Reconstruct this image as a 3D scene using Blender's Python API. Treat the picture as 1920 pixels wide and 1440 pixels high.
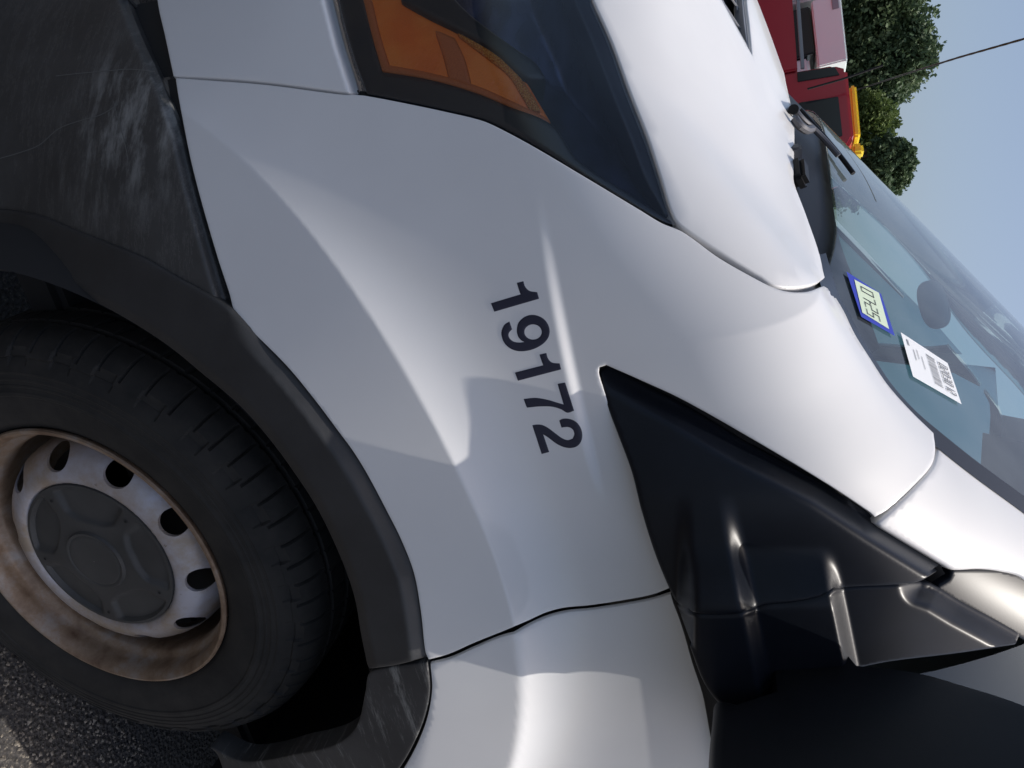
import bpy, bmesh, math, random
import numpy as np
from mathutils import Vector, Matrix
from mathutils.geometry import delaunay_2d_cdt

random.seed(7); rng = np.random.default_rng(7)
for o in list(bpy.data.objects): bpy.data.objects.remove(o)
scene = bpy.context.scene
col = scene.collection

# ------------------------------------------------------------------ camera
# van frame = world frame: +X towards the van's nose, +Y its left side, Z up, front axle at X = 0
CAM = np.array([0.50532492, 1.50799866, 1.18990216])
MR = np.array([[-0.9057014539, -0.1798886534, 0.3838553747],
               [0.4210183147, -0.2760120068, 0.8640375865],
               [-0.0494818656, 0.9441702413, 0.3257208935]])      # columns: upright right, upright up, back
FPX = 1442.0
cam = bpy.data.cameras.new('camera'); cam_o = bpy.data.objects.new('camera', cam); col.objects.link(cam_o)
cam.sensor_width = 36.0; cam.lens = 36.0 * FPX / 1920.0; cam.clip_start = 0.02; cam.clip_end = 6000
m4 = Matrix.Identity(4)
for r in range(3):
    m4[r][0] = MR[r, 1]; m4[r][1] = -MR[r, 0]; m4[r][2] = MR[r, 2]; m4[r][3] = CAM[r]   # the phone was held turned
cam_o.matrix_world = m4
scene.camera = cam_o

# ------------------------------------------------------------------ light
SUN_EL = math.radians(67); SUN_SIDE = math.radians(2.4)            # sun behind the van, almost along its flank
sdir = Vector((-math.cos(SUN_EL) * math.cos(SUN_SIDE), math.cos(SUN_EL) * math.sin(SUN_SIDE), math.sin(SUN_EL)))
world = bpy.data.worlds.new('World'); scene.world = world; world.use_nodes = True
wn = world.node_tree; wn.nodes.clear()
sky = wn.nodes.new('ShaderNodeTexSky'); sky.sky_type = 'NISHITA'; sky.sun_disc = False
sky.sun_elevation = SUN_EL; sky.sun_rotation = math.atan2(sdir.x, sdir.y); sky.air_density = 1.0; sky.dust_density = 4.8; sky.ozone_density = 1.5
bg = wn.nodes.new('ShaderNodeBackground'); bg.inputs[1].default_value = 0.13
wo = wn.nodes.new('ShaderNodeOutputWorld'); wn.links.new(sky.outputs[0], bg.inputs[0]); wn.links.new(bg.outputs[0], wo.inputs[0])
sun = bpy.data.lights.new('sun', 'SUN'); sun.energy = 3.2; sun.angle = math.radians(0.53); sun.color = (1.0, 0.95, 0.88)
sun_o = bpy.data.objects.new('sun', sun); col.objects.link(sun_o)
sun_o.rotation_euler = sdir.to_track_quat('Z', 'Y').to_euler()
scene.render.engine = 'CYCLES'
scene.view_settings.view_transform = 'Standard'; scene.view_settings.look = 'None'
scene.view_settings.exposure = 0.28; scene.view_settings.gamma = 1.0
scene.cycles.max_bounces = 8; scene.cycles.transparent_max_bounces = 12
scene.cycles.sample_clamp_indirect = 6

# ------------------------------------------------------------------ materials
def mat(name, base=(.5, .5, .5), rough=.5, metal=0, coat=0, spec=.5, **k):
    m = bpy.data.materials.new(name); m.use_nodes = True
    b = m.node_tree.nodes['Principled BSDF']
    b.inputs['Base Color'].default_value = (*base, 1); b.inputs['Roughness'].default_value = rough
    b.inputs['Metallic'].default_value = metal; b.inputs['Coat Weight'].default_value = coat
    b.inputs['Coat Roughness'].default_value = k.get('coat_rough', .06); b.inputs['Specular IOR Level'].default_value = spec
    return m
def nodes(m): return m.node_tree.nodes, m.node_tree.links, m.node_tree.nodes['Principled BSDF']
def coord(m, scale=(1, 1, 1)):
    n, l, b = nodes(m)
    tc = n.new('ShaderNodeTexCoord'); mp = n.new('ShaderNodeMapping'); mp.inputs['Scale'].default_value = scale
    l.new(tc.outputs['Object'], mp.inputs[0]); return mp.outputs[0]
def noise(m, vec, scale, detail=4, rough=.5):
    n, l, b = nodes(m); t = n.new('ShaderNodeTexNoise'); t.inputs['Scale'].default_value = scale
    t.inputs['Detail'].default_value = detail; t.inputs['Roughness'].default_value = rough
    l.new(vec, t.inputs['Vector']); return t.outputs['Fac']
def ramp(m, fac, stops):
    n, l, b = nodes(m); r = n.new('ShaderNodeValToRGB'); e = r.color_ramp.elements
    while len(e) < len(stops): e.new(.5)
    for q, (p, c) in zip(e, stops): q.position = p; q.color = (*c, 1) if len(c) == 3 else c
    l.new(fac, r.inputs[0]); return r.outputs['Color']
def mix(m, fac, a, b_, kind='MIX'):
    n, l, b = nodes(m); x = n.new('ShaderNodeMix'); x.data_type = 'RGBA'; x.blend_type = kind
    for s, v in ((x.inputs[0], fac), (x.inputs[6], a), (x.inputs[7], b_)):
        if isinstance(v, (int, float)): s.default_value = v
        elif isinstance(v, tuple): s.default_value = (*v, 1)
        else: l.new(v, s)
    return x.outputs[2]
def bump(m, h, strength, dist):
    n, l, b = nodes(m); t = n.new('ShaderNodeBump'); t.inputs['Strength'].default_value = strength; t.inputs['Distance'].default_value = dist
    l.new(h, t.inputs['Height']); l.new(t.outputs[0], b.inputs['Normal'])
def near(m, vec, p, r0, r1):
    """1 close to point p, 0 beyond r1 (a patch of wear with a place of its own)"""
    n, l, b = nodes(m); d = n.new('ShaderNodeVectorMath'); d.operation = 'DISTANCE'; d.inputs[1].default_value = p; l.new(vec, d.inputs[0])
    r = n.new('ShaderNodeMapRange'); r.inputs[1].default_value = r1; r.inputs[2].default_value = r0; l.new(d.outputs['Value'], r.inputs[0])
    return r.outputs[0]
def mul(m, a, c):
    n, l, b = nodes(m); x = n.new('ShaderNodeMath'); x.operation = 'MULTIPLY'
    for s, v in ((x.inputs[0], a), (x.inputs[1], c)):
        if isinstance(v, (int, float)): s.default_value = v
        else: l.new(v, s)
    return x.outputs[0]

WIPG = mat('grey_satin_plastic', (.16, .165, .18), .4)
PAINT = mat('white_paint', (.74, .74, .75), .42, coat=.55, coat_rough=.07)
v = coord(PAINT); n, l, b = nodes(PAINT)
c1 = ramp(PAINT, noise(PAINT, v, 5, 5), [(.3, (.655, .65, .65)), (.7, (.72, .715, .71))])
l.new(mix(PAINT, ramp(PAINT, noise(PAINT, coord(PAINT, (9, 9, 60)), 12, 6, .7), [(.62, (0, 0, 0)), (.8, (.16, .16, .16))]), c1, (.52, .51, .50)), b.inputs['Base Color'])
l.new(ramp(PAINT, noise(PAINT, v, 14, 6, .65), [(.3, (.36,) * 3), (.7, (.5,) * 3)]), b.inputs['Roughness'])

def plastic(name, base, rough, bs=.12, bscale=900, spec=.4):
    m = mat(name, base, rough, spec=spec); v = coord(m); n, l, b = nodes(m)
    lo = tuple(x * .75 for x in base); hi = tuple(x * 1.35 for x in base)
    l.new(ramp(m, noise(m, v, 9, 6, .65), [(.3, lo), (.7, hi)]), b.inputs['Base Color'])
    bump(m, noise(m, v, bscale, 2), bs, .0006); return m
TRIM = plastic('grained_black_plastic', (.026, .026, .027), .5)
CLAD = plastic('scuffed_sill_plastic', (.035, .035, .036), .5)
MIRR = plastic('mirror_black_plastic', (.006, .0065, .008), .45, spec=.25)
SAIL = plastic('semi_gloss_black_plastic', (.007, .009, .014), .36, .05, spec=.22)
DARK = mat('dark_cavity', (.008, .008, .009), .8)
RUBBER = mat('tyre_rubber', (.022, .022, .022), .75, spec=.3)
v = coord(RUBBER); n, l, b = nodes(RUBBER)
l.new(ramp(RUBBER, noise(RUBBER, v, 16, 6, .7), [(.3, (.012, .012, .012)), (.72, (.034, .031, .028))]), b.inputs['Base Color'])
bump(RUBBER, noise(RUBBER, v, 500, 3), .2, .0006)

n, l, b = nodes(CLAD)
sc = ramp(CLAD, noise(CLAD, coord(CLAD, (.25, .25, 2.2)), 45, 8, .8), [(.54, (0, 0, 0)), (.66, (1, 1, 1))])
old = b.inputs['Base Color'].links[0].from_socket
l.new(mix(CLAD, mul(CLAD, sc, .6), old, (.24, .24, .23)), b.inputs['Base Color'])

STEEL = mat('silver_painted_steel', (.42, .41, .42), .42, metal=.25)
v = coord(STEEL); n, l, b = nodes(STEEL)
rust = ramp(STEEL, noise(STEEL, v, 11, 8, .7), [(.36, (0, 0, 0)), (.58, (1, 1, 1))])
cc = mix(STEEL, mul(STEEL, rust, .85), (.42, .41, .45), (.30, .225, .15))
cc = mix(STEEL, ramp(STEEL, noise(STEEL, v, 60, 6, .75), [(.64, (0, 0, 0)), (.72, (1, 1, 1))]), cc, (.12, .085, .06))
l.new(cc, b.inputs['Base Color'])
RUST = mat('rusty_rim_edge', (.3, .22, .15), .5, metal=.15)
v = coord(RUST); n, l, b = nodes(RUST)
l.new(ramp(RUST, noise(RUST, v, 22, 8, .7), [(.3, (.30, .265, .24)), (.5, (.235, .16, .105)), (.7, (.12, .068, .04))]), b.inputs['Base Color'])
HUB = plastic('hub_cap_plastic', (.045, .044, .043), .55)
DECAL = mat('black_vinyl', (.012, .012, .03), .45)
AMBER = mat('amber_plastic', (.62, .155, .03), .28, coat=.2)
v = coord(AMBER); n, l, b = nodes(AMBER)
vo = n.new('ShaderNodeTexVoronoi'); vo.inputs['Scale'].default_value = 520; l.new(v, vo.inputs['Vector'])
l.new(mix(AMBER, ramp(AMBER, noise(AMBER, v, 18, 3), [(.4, (0, 0, 0)), (.6, (1, 1, 1))]), (.88, .19, .014), (.96, .27, .03)), b.inputs['Base Color'])
bump(AMBER, vo.outputs['Distance'], .35, .001)
AMBER_HI = mat('amber_reflex', (.85, .30, .05), .2)
n, l, b = nodes(AMBER_HI); v = coord(AMBER_HI)
vo = n.new('ShaderNodeTexVoronoi'); vo.inputs['Scale'].default_value = 700; l.new(v, vo.inputs['Vector'])
l.new(ramp(AMBER_HI, vo.outputs['Distance'], [(.15, (1.0, .55, .12)), (.6, (.70, .22, .03))]), b.inputs['Base Color']); bump(AMBER_HI, vo.outputs['Distance'], .8, .003)
AMBER_LO = mat('amber_dark_band', (.22, .075, .03), .4)
n, l, b = nodes(AMBER_LO); v = coord(AMBER_LO)
vo = n.new('ShaderNodeTexVoronoi'); vo.inputs['Scale'].default_value = 1300; l.new(v, vo.inputs['Vector'])
l.new(ramp(AMBER_LO, vo.outputs['Distance'], [(.2, (.66, .20, .05)), (.6, (.50, .13, .03))]), b.inputs['Base Color'])
BEZEL = mat('headlight_bezel', (.014, .017, .024), .3)
REFLECT = mat('headlight_reflector', (.055, .065, .10), .25, metal=.6)
v = coord(REFLECT); n, l, b = nodes(REFLECT)
l.new(ramp(REFLECT, noise(REFLECT, coord(REFLECT, (1, 1, 3)), 14, 3), [(.35, (.010, .014, .04)), (.65, (.055, .07, .14))]), b.inputs['Base Color'])

def glass(name, tint, ior=1.5, rough=0.0, sky_haze=0, refl=(1, 1, 1)):
    m = bpy.data.materials.new(name); m.use_nodes = True; n = m.node_tree.nodes; l = m.node_tree.links; n.clear()
    out = n.new('ShaderNodeOutputMaterial'); mx = n.new('ShaderNodeMixShader'); tr = n.new('ShaderNodeBsdfTransparent'); gl = n.new('ShaderNodeBsdfGlossy')
    fr = n.new('ShaderNodeFresnel'); fr.inputs[0].default_value = ior; gl.inputs['Roughness'].default_value = rough; gl.inputs['Color'].default_value = (*refl, 1)
    tr.inputs[0].default_value = (*tint, 1)
    l.new(fr.outputs[0], mx.inputs[0]); l.new(tr.outputs[0], mx.inputs[1]); l.new(gl.outputs[0], mx.inputs[2])
    last = mx
    if sky_haze:
        df = n.new('ShaderNodeBsdfDiffuse'); df.inputs[0].default_value = (.42, .48, .52, 1); m2 = n.new('ShaderNodeMixShader')  # sky-tinted diffuse film, stands in for pale sky reflection on the glass
        tc = n.new('ShaderNodeTexCoord'); no = n.new('ShaderNodeTexNoise'); no.inputs['Scale'].default_value = 9; no.inputs['Detail'].default_value = 8
        mr = n.new('ShaderNodeMapRange'); mr.inputs[1].default_value = .35; mr.inputs[2].default_value = .8; mr.inputs[3].default_value = sky_haze * .4; mr.inputs[4].default_value = sky_haze * 1.6
        l.new(tc.outputs['Object'], no.inputs['Vector']); l.new(no.outputs['Fac'], mr.inputs[0]); l.new(mr.outputs[0], m2.inputs[0])
        l.new(mx.outputs[0], m2.inputs[1]); l.new(df.outputs[0], m2.inputs[2]); last = m2
    l.new(last.outputs[0], out.inputs[0]); return m
WGLASS = glass('windshield_glass', (.48, .68, .67), 1.8, 0, .13)
SGLASS = glass('side_glass', (.26, .40, .46), 1.5, 0, 0, (.75, .87, 1))
LENS = glass('headlight_lens', (.95, .96, .98), 1.45, .02, .006)
FRIT = mat('black_frit', (.010, .011, .014), .25)
GREYP = mat('grey_interior', (.14, .15, .15), .7); PALEG = mat('pale_grey_plastic', (.62, .66, .70), .35)
HEADL = mat('headliner_cloth', (.30, .32, .33), .9)
SEATM = mat('dark_seat_cloth', (.05, .055, .06), .9)

# ------------------------------------------------------------------ body form: one implicit surface that every outer panel is cut from
def smax(a, b, k):
    h = np.maximum(k - np.abs(a - b), 0) / k
    return np.maximum(a, b) + h * h * k * .25
def sstep(x, a, b):
    t = np.clip((x - a) / (b - a), 0, 1); return t * t * (3 - 2 * t)
ZP = np.array([-.2, .1, .25, .5, .7, .85, 1.0, 1.1, 1.2, 1.3, 1.5, 1.7, 1.95])
WP = np.array([.80, .85, .885, .902, .906, .905, .900, .895, .888, .866, .765, .675, .585])
zz = np.linspace(-.2, 1.95, 431); ww = np.interp(zz, ZP, WP)
ker = np.exp(-.5 * (np.arange(-24, 25) * .005 / .045) ** 2); ker /= ker.sum()
ww = np.convolve(np.pad(ww, 24, mode='reflect', reflect_type='odd'), ker, 'valid')
WZ = .322                      # wheel centre height
def flank(X, Z):
    w = np.interp(Z, zz, ww) - .12 * np.maximum(X - .1, 0) ** 2
    r = np.hypot(X, Z - WZ); th = np.arctan2(Z - WZ, X)
    amp = .036 * sstep(th, .12, .60) * (1 - .9 * sstep(th, 2.0, 2.7))
    bl = np.where(r < .605, 1 + .32 * np.clip((.605 - r) / .1, 0, 1), np.exp(-np.maximum(r - .605, 0) / .036))
    w = w + amp * bl * sstep(Z, .1, .45)
    zc = 1.003 + .12 * (.30 - X)                                  # upper character line
    return w - sstep(X, .40, .24) * sstep(X, .10, .19) * .006 * sstep(Z - zc, -.003, .007)
def hood_h(X, Y):
    t = X - .25
    return 1.262 - .2 * t - .25 * t * t - 2.0 * np.maximum(X - .6, 0) ** 2 - (.045 + .42 * np.maximum(X - .25, 0)) * np.abs(Y / .72) ** 2.2
def glass_h(X, Y):
    return 1.262 + .8 * ((.345 - .30 * Y * Y) - X)
def form(X, Y, Z):
    Y = np.abs(Y)
    fs = Y - flank(X, Z)
    ff = X - (.88 - .45 * Y * Y - .30 * .08 * np.logaddexp(0, (Z - .66) / .08))
    a = smax(fs, ff, .30)
    T = smax(hood_h(X, Y), glass_h(X, Y), .012 + .12 * sstep(Y, .62, .82))
    T = -smax(-T, -(1.93 - .10 * Y * Y + 0 * X), .12)
    return smax(a, (Z - T) * .82, .08)
def grad(P, e=.0015):
    X, Y, Z = P.T
    g = np.stack([form(X + e, Y, Z) - form(X - e, Y, Z), form(X, Y + e, Z) - form(X, Y - e, Z), form(X, Y, Z + e) - form(X, Y, Z - e)], 1)
    return g / np.maximum(np.linalg.norm(g, axis=1, keepdims=True), 1e-9)
def rays(p):
    p = np.atleast_2d(np.asarray(p, float))
    d = np.stack([p[:, 1] - 720, p[:, 0] - 960, np.full(len(p), -FPX)], 1) @ MR.T
    return d / np.linalg.norm(d, axis=1, keepdims=True)
def march(O, D, off=0.0, n=120, tmax=3.2, t0=.2):
    t = np.full(len(D), t0)
    for i in range(n):
        P = O + D * t[:, None]
        t = np.minimum(t + np.clip((form(*P.T) - off) * .7, -.05, .2), tmax)
    return O + D * t[:, None]
def on_body(p, off=0.0):                        # view ray -> point on the body form
    return march(CAM, rays(p), off)
def from_side(p, off=0.0, side=1):              # (X, Z) -> point on the flank
    p = np.atleast_2d(np.asarray(p, float)); O = np.stack([p[:, 0], np.full(len(p), 1.6 * side), p[:, 1]], 1)
    return march(O, np.tile([0., -side, 0.], (len(p), 1)), off, t0=0)
def from_top(p, off=0.0):                       # (X, Y) -> point on hood / glass / roof
    p = np.atleast_2d(np.asarray(p, float)); O = np.stack([p[:, 0], p[:, 1], np.full(len(p), 2.3)], 1)
    return march(O, np.tile([0., 0., -1.], (len(p), 1)), off, t0=0)
def from_axis(p, off=0.0):                      # (X, angle from upright) -> point, seen from a line along the van's middle
    p = np.atleast_2d(np.asarray(p, float)); d = np.stack([np.zeros(len(p)), np.sin(p[:, 1]), np.cos(p[:, 1])], 1)
    O = np.stack([p[:, 0], np.zeros(len(p)), np.full(len(p), .6)], 1) + d * 1.3
    return march(O, -d, off, t0=0)
def to_axis(P): P = np.atleast_2d(P); return [(q[0], math.atan2(q[1], q[2] - .6)) for q in P]
def at(px, py, dist):                           # a point dist metres away (horizontally) in the direction of that view ray
    d = rays((px, py))[0]; return CAM + d * dist / math.hypot(d[0], d[1])

# ------------------------------------------------------------------ mesh helpers
def link(name, me, m, parent=None):
    o = bpy.data.objects.new(name, me); col.objects.link(o)
    if m is not None:
        for q in (m if isinstance(m, (list, tuple)) else [m]): me.materials.append(q)
    if parent is not None: o.parent = parent
    return o
def tag(o, label=None, cat=None, group=None, kind=None):
    for k, v_ in (('label', label), ('category', cat), ('group', group), ('kind', kind)):
        if v_: o[k] = v_
    return o
def empty(name, loc=(0, 0, 0)):
    o = bpy.data.objects.new(name, None); o.location = loc; col.objects.link(o); return o
def mesh_obj(name, V, Fc, m, parent=None, smooth=True, sharp=40):
    me = bpy.data.meshes.new(name); me.from_pydata([tuple(map(float, q)) for q in V], [], [tuple(int(i) for i in q) for q in Fc]); me.update()
    bm = bmesh.new(); bm.from_mesh(me); bmesh.ops.recalc_face_normals(bm, faces=bm.faces); bm.to_mesh(me); bm.free()
    if smooth:
        me.shade_smooth(); me.set_sharp_from_angle(angle=math.radians(sharp))
    return link(name, me, m, parent)
def smooth_line(pts, step, closed=True, corner=38):
    """resample a traced outline: spline through it, straight corners kept"""
    P = np.asarray(pts, float); N = len(P); out = []
    def is_corner(i):
        a, b_, c = P[(i - 1) % N], P[i], P[(i + 1) % N]
        u, w = b_ - a, c - b_; cs = (u @ w) / (np.linalg.norm(u) * np.linalg.norm(w) + 1e-12)
        return math.degrees(math.acos(max(-1, min(1, cs)))) > corner
    cr = [is_corner(i) if (closed or 0 < i < N - 1) else True for i in range(N)]
    for i in range(N if closed else N - 1):
        p1, p2 = P[i], P[(i + 1) % N]
        p0 = p1 * 2 - p2 if cr[i] else P[(i - 1) % N]; p3 = p2 * 2 - p1 if cr[(i + 1) % N] else P[(i + 2) % N]
        L = np.linalg.norm(p2 - p1); k = max(1, int(round(L / step)))
        s = max(L, 1e-9)
        m1 = (p2 - p0) / (np.linalg.norm(p1 - p0) + s) * s; m2 = (p3 - p1) / (np.linalg.norm(p3 - p2) + s) * s
        for j in range(k):
            t = j / k
            out.append((2*t**3 - 3*t*t + 1) * p1 + (t**3 - 2*t*t + t) * m1 + (-2*t**3 + 3*t*t) * p2 + (t**3 - t*t) * m2)
    if not closed: out.append(P[-1])
    return np.array(out)
def inside(p, poly):
    x, y = p[:, 0], p[:, 1]; r = np.zeros(len(p), bool); q = np.roll(poly, 1, 0)
    for (x1, y1), (x2, y2) in zip(poly, q):
        c = (y1 > y) != (y2 > y)
        r ^= c & (x < (x2 - x1) * (y - y1) / ((y2 - y1) or 1e-12) + x1)
    return r
def triangulate(poly, g, holes=()):
    loops = [poly] + list(holes)
    lo, hi = poly.min(0), poly.max(0); h = g * .866
    rows = []
    for k, yy in enumerate(np.arange(lo[1] + h / 2, hi[1], h)):
        xs = np.arange(lo[0] + (g / 2 if k % 2 else 0), hi[0], g); rows.append(np.stack([xs, np.full(len(xs), yy)], 1))
    I = np.concatenate(rows) if rows else np.zeros((0, 2)); I = I[inside(I, poly)]
    for q in holes: I = I[~inside(I, q)]
    B = np.concatenate(loops); keep = []
    for c in range(0, len(I), 2000):
        d = np.sqrt(((I[c:c + 2000, None] - B[None]) ** 2).sum(2)).min(1); keep.append(d > g * .55)
    I = I[np.concatenate(keep)] if keep else I
    V = np.concatenate([B, I]); E_ = []; s = 0
    for q in loops:
        E_ += [(s + i, s + (i + 1) % len(q)) for i in range(len(q))]; s += len(q)
    r = delaunay_2d_cdt([Vector(q) for q in V], E_, [], 0, 1e-7)
    V2 = np.array([tuple(q) for q in r[0]]); T = np.array([q for q in r[2] if len(q) == 3])
    cen = V2[T].mean(1); ok = inside(cen, poly)
    for q in holes: ok &= ~inside(cen, q)
    return V2, T[ok]
def boundary_loops(T):
    cnt = {}
    for a, b_, c in T:
        for e in ((a, b_), (b_, c), (c, a)):
            if (e[1], e[0]) in cnt: del cnt[(e[1], e[0])]
            else: cnt[e] = 1
    nxt = {a: b_ for a, b_ in cnt}; loops = []
    while nxt:
        a = next(iter(nxt)); L = []
        while a in nxt: L.append(a); a = nxt.pop(a)
        loops.append(L)
    return loops
def panel(name, poly, m, parent, dom=on_body, g=6, off=0.0, thick=.012, rnd=.0016, holes=(), step=None, wave=None, corner=38):
    """a sheet cut from the body form: outline in the given domain, rolled edge, real thickness"""
    step = step or g * .9
    P2 = smooth_line(poly, step, corner=corner); H2 = [smooth_line(h, step) for h in holes]
    V2, T = triangulate(P2, g, H2)
    o_ = off(V2) if callable(off) else off
    P = dom(V2, o_); Nn = grad(P)
    if wave is not None: P = P + Nn * wave(V2)[:, None]
    # orient
    fn = np.cross(P[T[:, 1]] - P[T[:, 0]], P[T[:, 2]] - P[T[:, 0]])
    if (fn * Nn[T[:, 0]]).sum() < 0: T = T[:, ::-1]
    V = list(P); Fc = [tuple(t) for t in T]
    for L in boundary_loops([tuple(t) for t in T]):
        n_ = len(L); pp = P[L]; nn = Nn[L]
        tan = np.roll(pp, -1, 0) - np.roll(pp, 1, 0); out = np.cross(tan, nn); out /= np.maximum(np.linalg.norm(out, axis=1, keepdims=True), 1e-9)
        prev = L
        for dn, do in ((.35 * rnd, .75 * rnd), (rnd * 1.2, rnd * 1.1), (thick, rnd * 1.1)):
            s = len(V); V += list(pp - nn * dn + out * do); cur = [s + i for i in range(n_)]
            for i in range(n_):
                j = (i + 1) % n_; Fc.append((prev[j], prev[i], cur[i], cur[j]))
            prev = cur
    me = bpy.data.meshes.new(name); me.from_pydata([tuple(map(float, q)) for q in V], [], [tuple(int(i) for i in q) for q in Fc]); me.update()
    me.shade_smooth(); me.set_sharp_from_angle(angle=math.radians(60))
    return link(name, me, m, parent)
def dist_line(V, L):
    d = np.full(len(V), 1e9)
    for a, b_ in zip(L[:-1], L[1:]):
        t = np.clip(((V - a) @ (b_ - a)) / ((b_ - a) @ (b_ - a)), 0, 1); d = np.minimum(d, np.linalg.norm(V - (a + t[:, None] * (b_ - a)), axis=1))
    return d
def strip_faces(line, w, off, dom=on_body):
    P = smooth_line(line, 10, closed=False); t = np.gradient(P, axis=0); nrm = np.stack([-t[:, 1], t[:, 0]], 1); nrm /= np.linalg.norm(nrm, axis=1, keepdims=True)
    A = dom(P - nrm * w, off); B = dom(P + nrm * w, off); n_ = len(P)
    V = np.concatenate([A, B]); return V, [(i, i + 1, n_ + i + 1, n_ + i) for i in range(n_ - 1)]
def lathe(name, prof, m, parent, seg=96, cy=0.0, cz=WZ, a0=0, a1=2 * math.pi, disp=None, sharp=35):
    """revolve (r, y) about the wheel axle"""
    prof = np.array(prof, float); full = abs(a1 - a0 - 2 * math.pi) < 1e-6
    th = np.linspace(a0, a1, seg, endpoint=not full); R = np.repeat(prof[None, :, 0], seg, 0); Yv = np.repeat(prof[None, :, 1], seg, 0)
    TH = np.repeat(th[:, None], len(prof), 1)
    if disp is not None: R, Yv = disp(R, Yv, TH)
    V = np.stack([R * np.cos(TH), Yv + cy, cz + R * np.sin(TH)], 2).reshape(-1, 3); k = len(prof); Fc = []
    for i in range(seg if full else seg - 1):
        j = (i + 1) % seg
        for q in range(k - 1): Fc.append((i * k + q, i * k + q + 1, j * k + q + 1, j * k + q))
    return mesh_obj(name, V, Fc, m, parent, sharp=sharp)
def tube(name, pts, r, m, parent=None, seg=8):
    P = [Vector(map(float, q)) for q in pts]; V = []; Fc = []; rr = r if isinstance(r, (list, tuple)) else [r] * len(P)
    for i, p in enumerate(P):
        t = (P[min(i + 1, len(P) - 1)] - P[max(i - 1, 0)]).normalized(); a = t.orthogonal().normalized(); b_ = t.cross(a)
        if i: 
            a = (pa - t * pa.dot(t)).normalized(); b_ = t.cross(a)
        pa = a
        for k in range(seg):
            an = 2 * math.pi * k / seg; V.append(p + a * math.cos(an) * rr[i] + b_ * math.sin(an) * rr[i])
    for i in range(len(P) - 1):
        for k in range(seg):
            k2 = (k + 1) % seg; Fc.append((i * seg + k, i * seg + k2, (i + 1) * seg + k2, (i + 1) * seg + k))
    Fc.append(tuple(range(seg))); Fc.append(tuple(range((len(P) - 1) * seg, len(P) * seg)))
    return mesh_obj(name, V, Fc, m, parent)
def box(name, lo, hi, m, parent=None, bev=.01, seg=2, M=None):
    bm = bmesh.new(); bmesh.ops.create_cube(bm, size=1)
    for q in bm.verts:
        q.co = Vector([lo[i] + (q.co[i] + .5) * (hi[i] - lo[i]) for i in range(3)])
    if bev: bmesh.ops.bevel(bm, geom=list(bm.edges), offset=bev, segments=seg, affect='EDGES', clamp_overlap=True)
    if M is not None: bmesh.ops.transform(bm, matrix=M, verts=bm.verts)
    me = bpy.data.meshes.new(name); bm.to_mesh(me); bm.free(); me.shade_smooth(); me.set_sharp_from_angle(angle=math.radians(35))
    return link(name, me, m, parent)

SCUFF = plastic('scuffed_bumper_plastic', (.042, .042, .042), .45)
n, l, b = nodes(SCUFF); v = coord(SCUFF)
sc = ramp(SCUFF, noise(SCUFF, coord(SCUFF, (.3, .3, 1)), 55, 6, .68), [(.47, (0, 0, 0)), (.70, (1, 1, 1))])
scp = on_body([(262,205)], .002)[0]
patch = near(SCUFF, v, tuple(float(q) for q in scp), .03, .14)
line = ramp(SCUFF, noise(SCUFF, coord(SCUFF, (.5, .5, 3)), 9, 8, .8), [(.49, (0, 0, 0)), (.5, (1, 1, 1)), (.515, (0, 0, 0))])
old = b.inputs['Base Color'].links[0].from_socket
c2 = mix(SCUFF, mul(SCUFF, mul(SCUFF, sc, patch), .8), old, (.30, .30, .29))
c2 = mix(SCUFF, mul(SCUFF, line, .16), c2, (.3, .29, .27))
l.new(c2, b.inputs['Base Color'])

# ------------------------------------------------------------------ ground
GROUND = mat('sandy_asphalt', (.2, .18, .15), .95, spec=.2)
v = coord(GROUND); n, l, b = nodes(GROUND)
vo = n.new('ShaderNodeTexVoronoi'); vo.inputs['Scale'].default_value = 130; l.new(v, vo.inputs['Vector'])
gc = ramp(GROUND, noise(GROUND, v, 140, 6, .75), [(.36, (.020, .021, .026)), (.56, (.068, .064, .062)), (.72, (.32, .28, .23))])
gc = mix(GROUND, ramp(GROUND, noise(GROUND, v, 2.2, 5), [(.4, (0, 0, 0)), (.75, (.4, .4, .4))]), gc, (.14, .122, .10))
l.new(gc, b.inputs['Base Color'])
hh = n.new('ShaderNodeMath'); hh.operation = 'ADD'; l.new(vo.outputs['Distance'], hh.inputs[0]); l.new(noise(GROUND, v, 90, 5, .7), hh.inputs[1])
bump(GROUND, hh.outputs[0], .9, .006)
S = 2500
tag(mesh_obj('ground', [(-S, -S, 0), (S, -S, 0), (S, S, 0), (-S, S, 0)], [(0, 1, 2, 3)], GROUND, smooth=False), kind='structure')
STONE = mat('loose_grit', (.22, .2, .17), .9)
n, l, b = nodes(STONE); v = coord(STONE)
l.new(ramp(STONE, noise(STONE, v, 40, 2), [(.3, (.07, .065, .06)), (.55, (.22, .19, .155)), (.75, (.40, .36, .30))]), b.inputs['Base Color'])
gv, gf = [], []
for i in range(9000):
    x, y = random.uniform(-1.0, .25), random.uniform(.72, 1.5); s = random.uniform(.0012, .0038) * (1.6 if random.random() < .06 else 1)
    k = len(gv); a = random.random() * 6.3
    ring = [(x + s * math.cos(a + j * 1.57) * random.uniform(.7, 1.3), y + s * math.sin(a + j * 1.57) * random.uniform(.7, 1.3), s * random.uniform(.1, .4)) for j in range(4)]
    gv += ring + [(x, y, s * random.uniform(.7, 1.1)), (x, y, -s)]
    for j in range(4): gf += [(k + j, k + (j + 1) % 4, k + 4), (k + (j + 1) % 4, k + j, k + 5)]
tag(mesh_obj('loose_grit', gv, gf, STONE, smooth=False), 'loose sandy grit scattered on the asphalt by the tyre', 'grit', kind='stuff')

# ------------------------------------------------------------------ the van
van = tag(empty('delivery_van'), 'white delivery van with black plastic trim and number 19172 on its fender', 'van')

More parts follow.
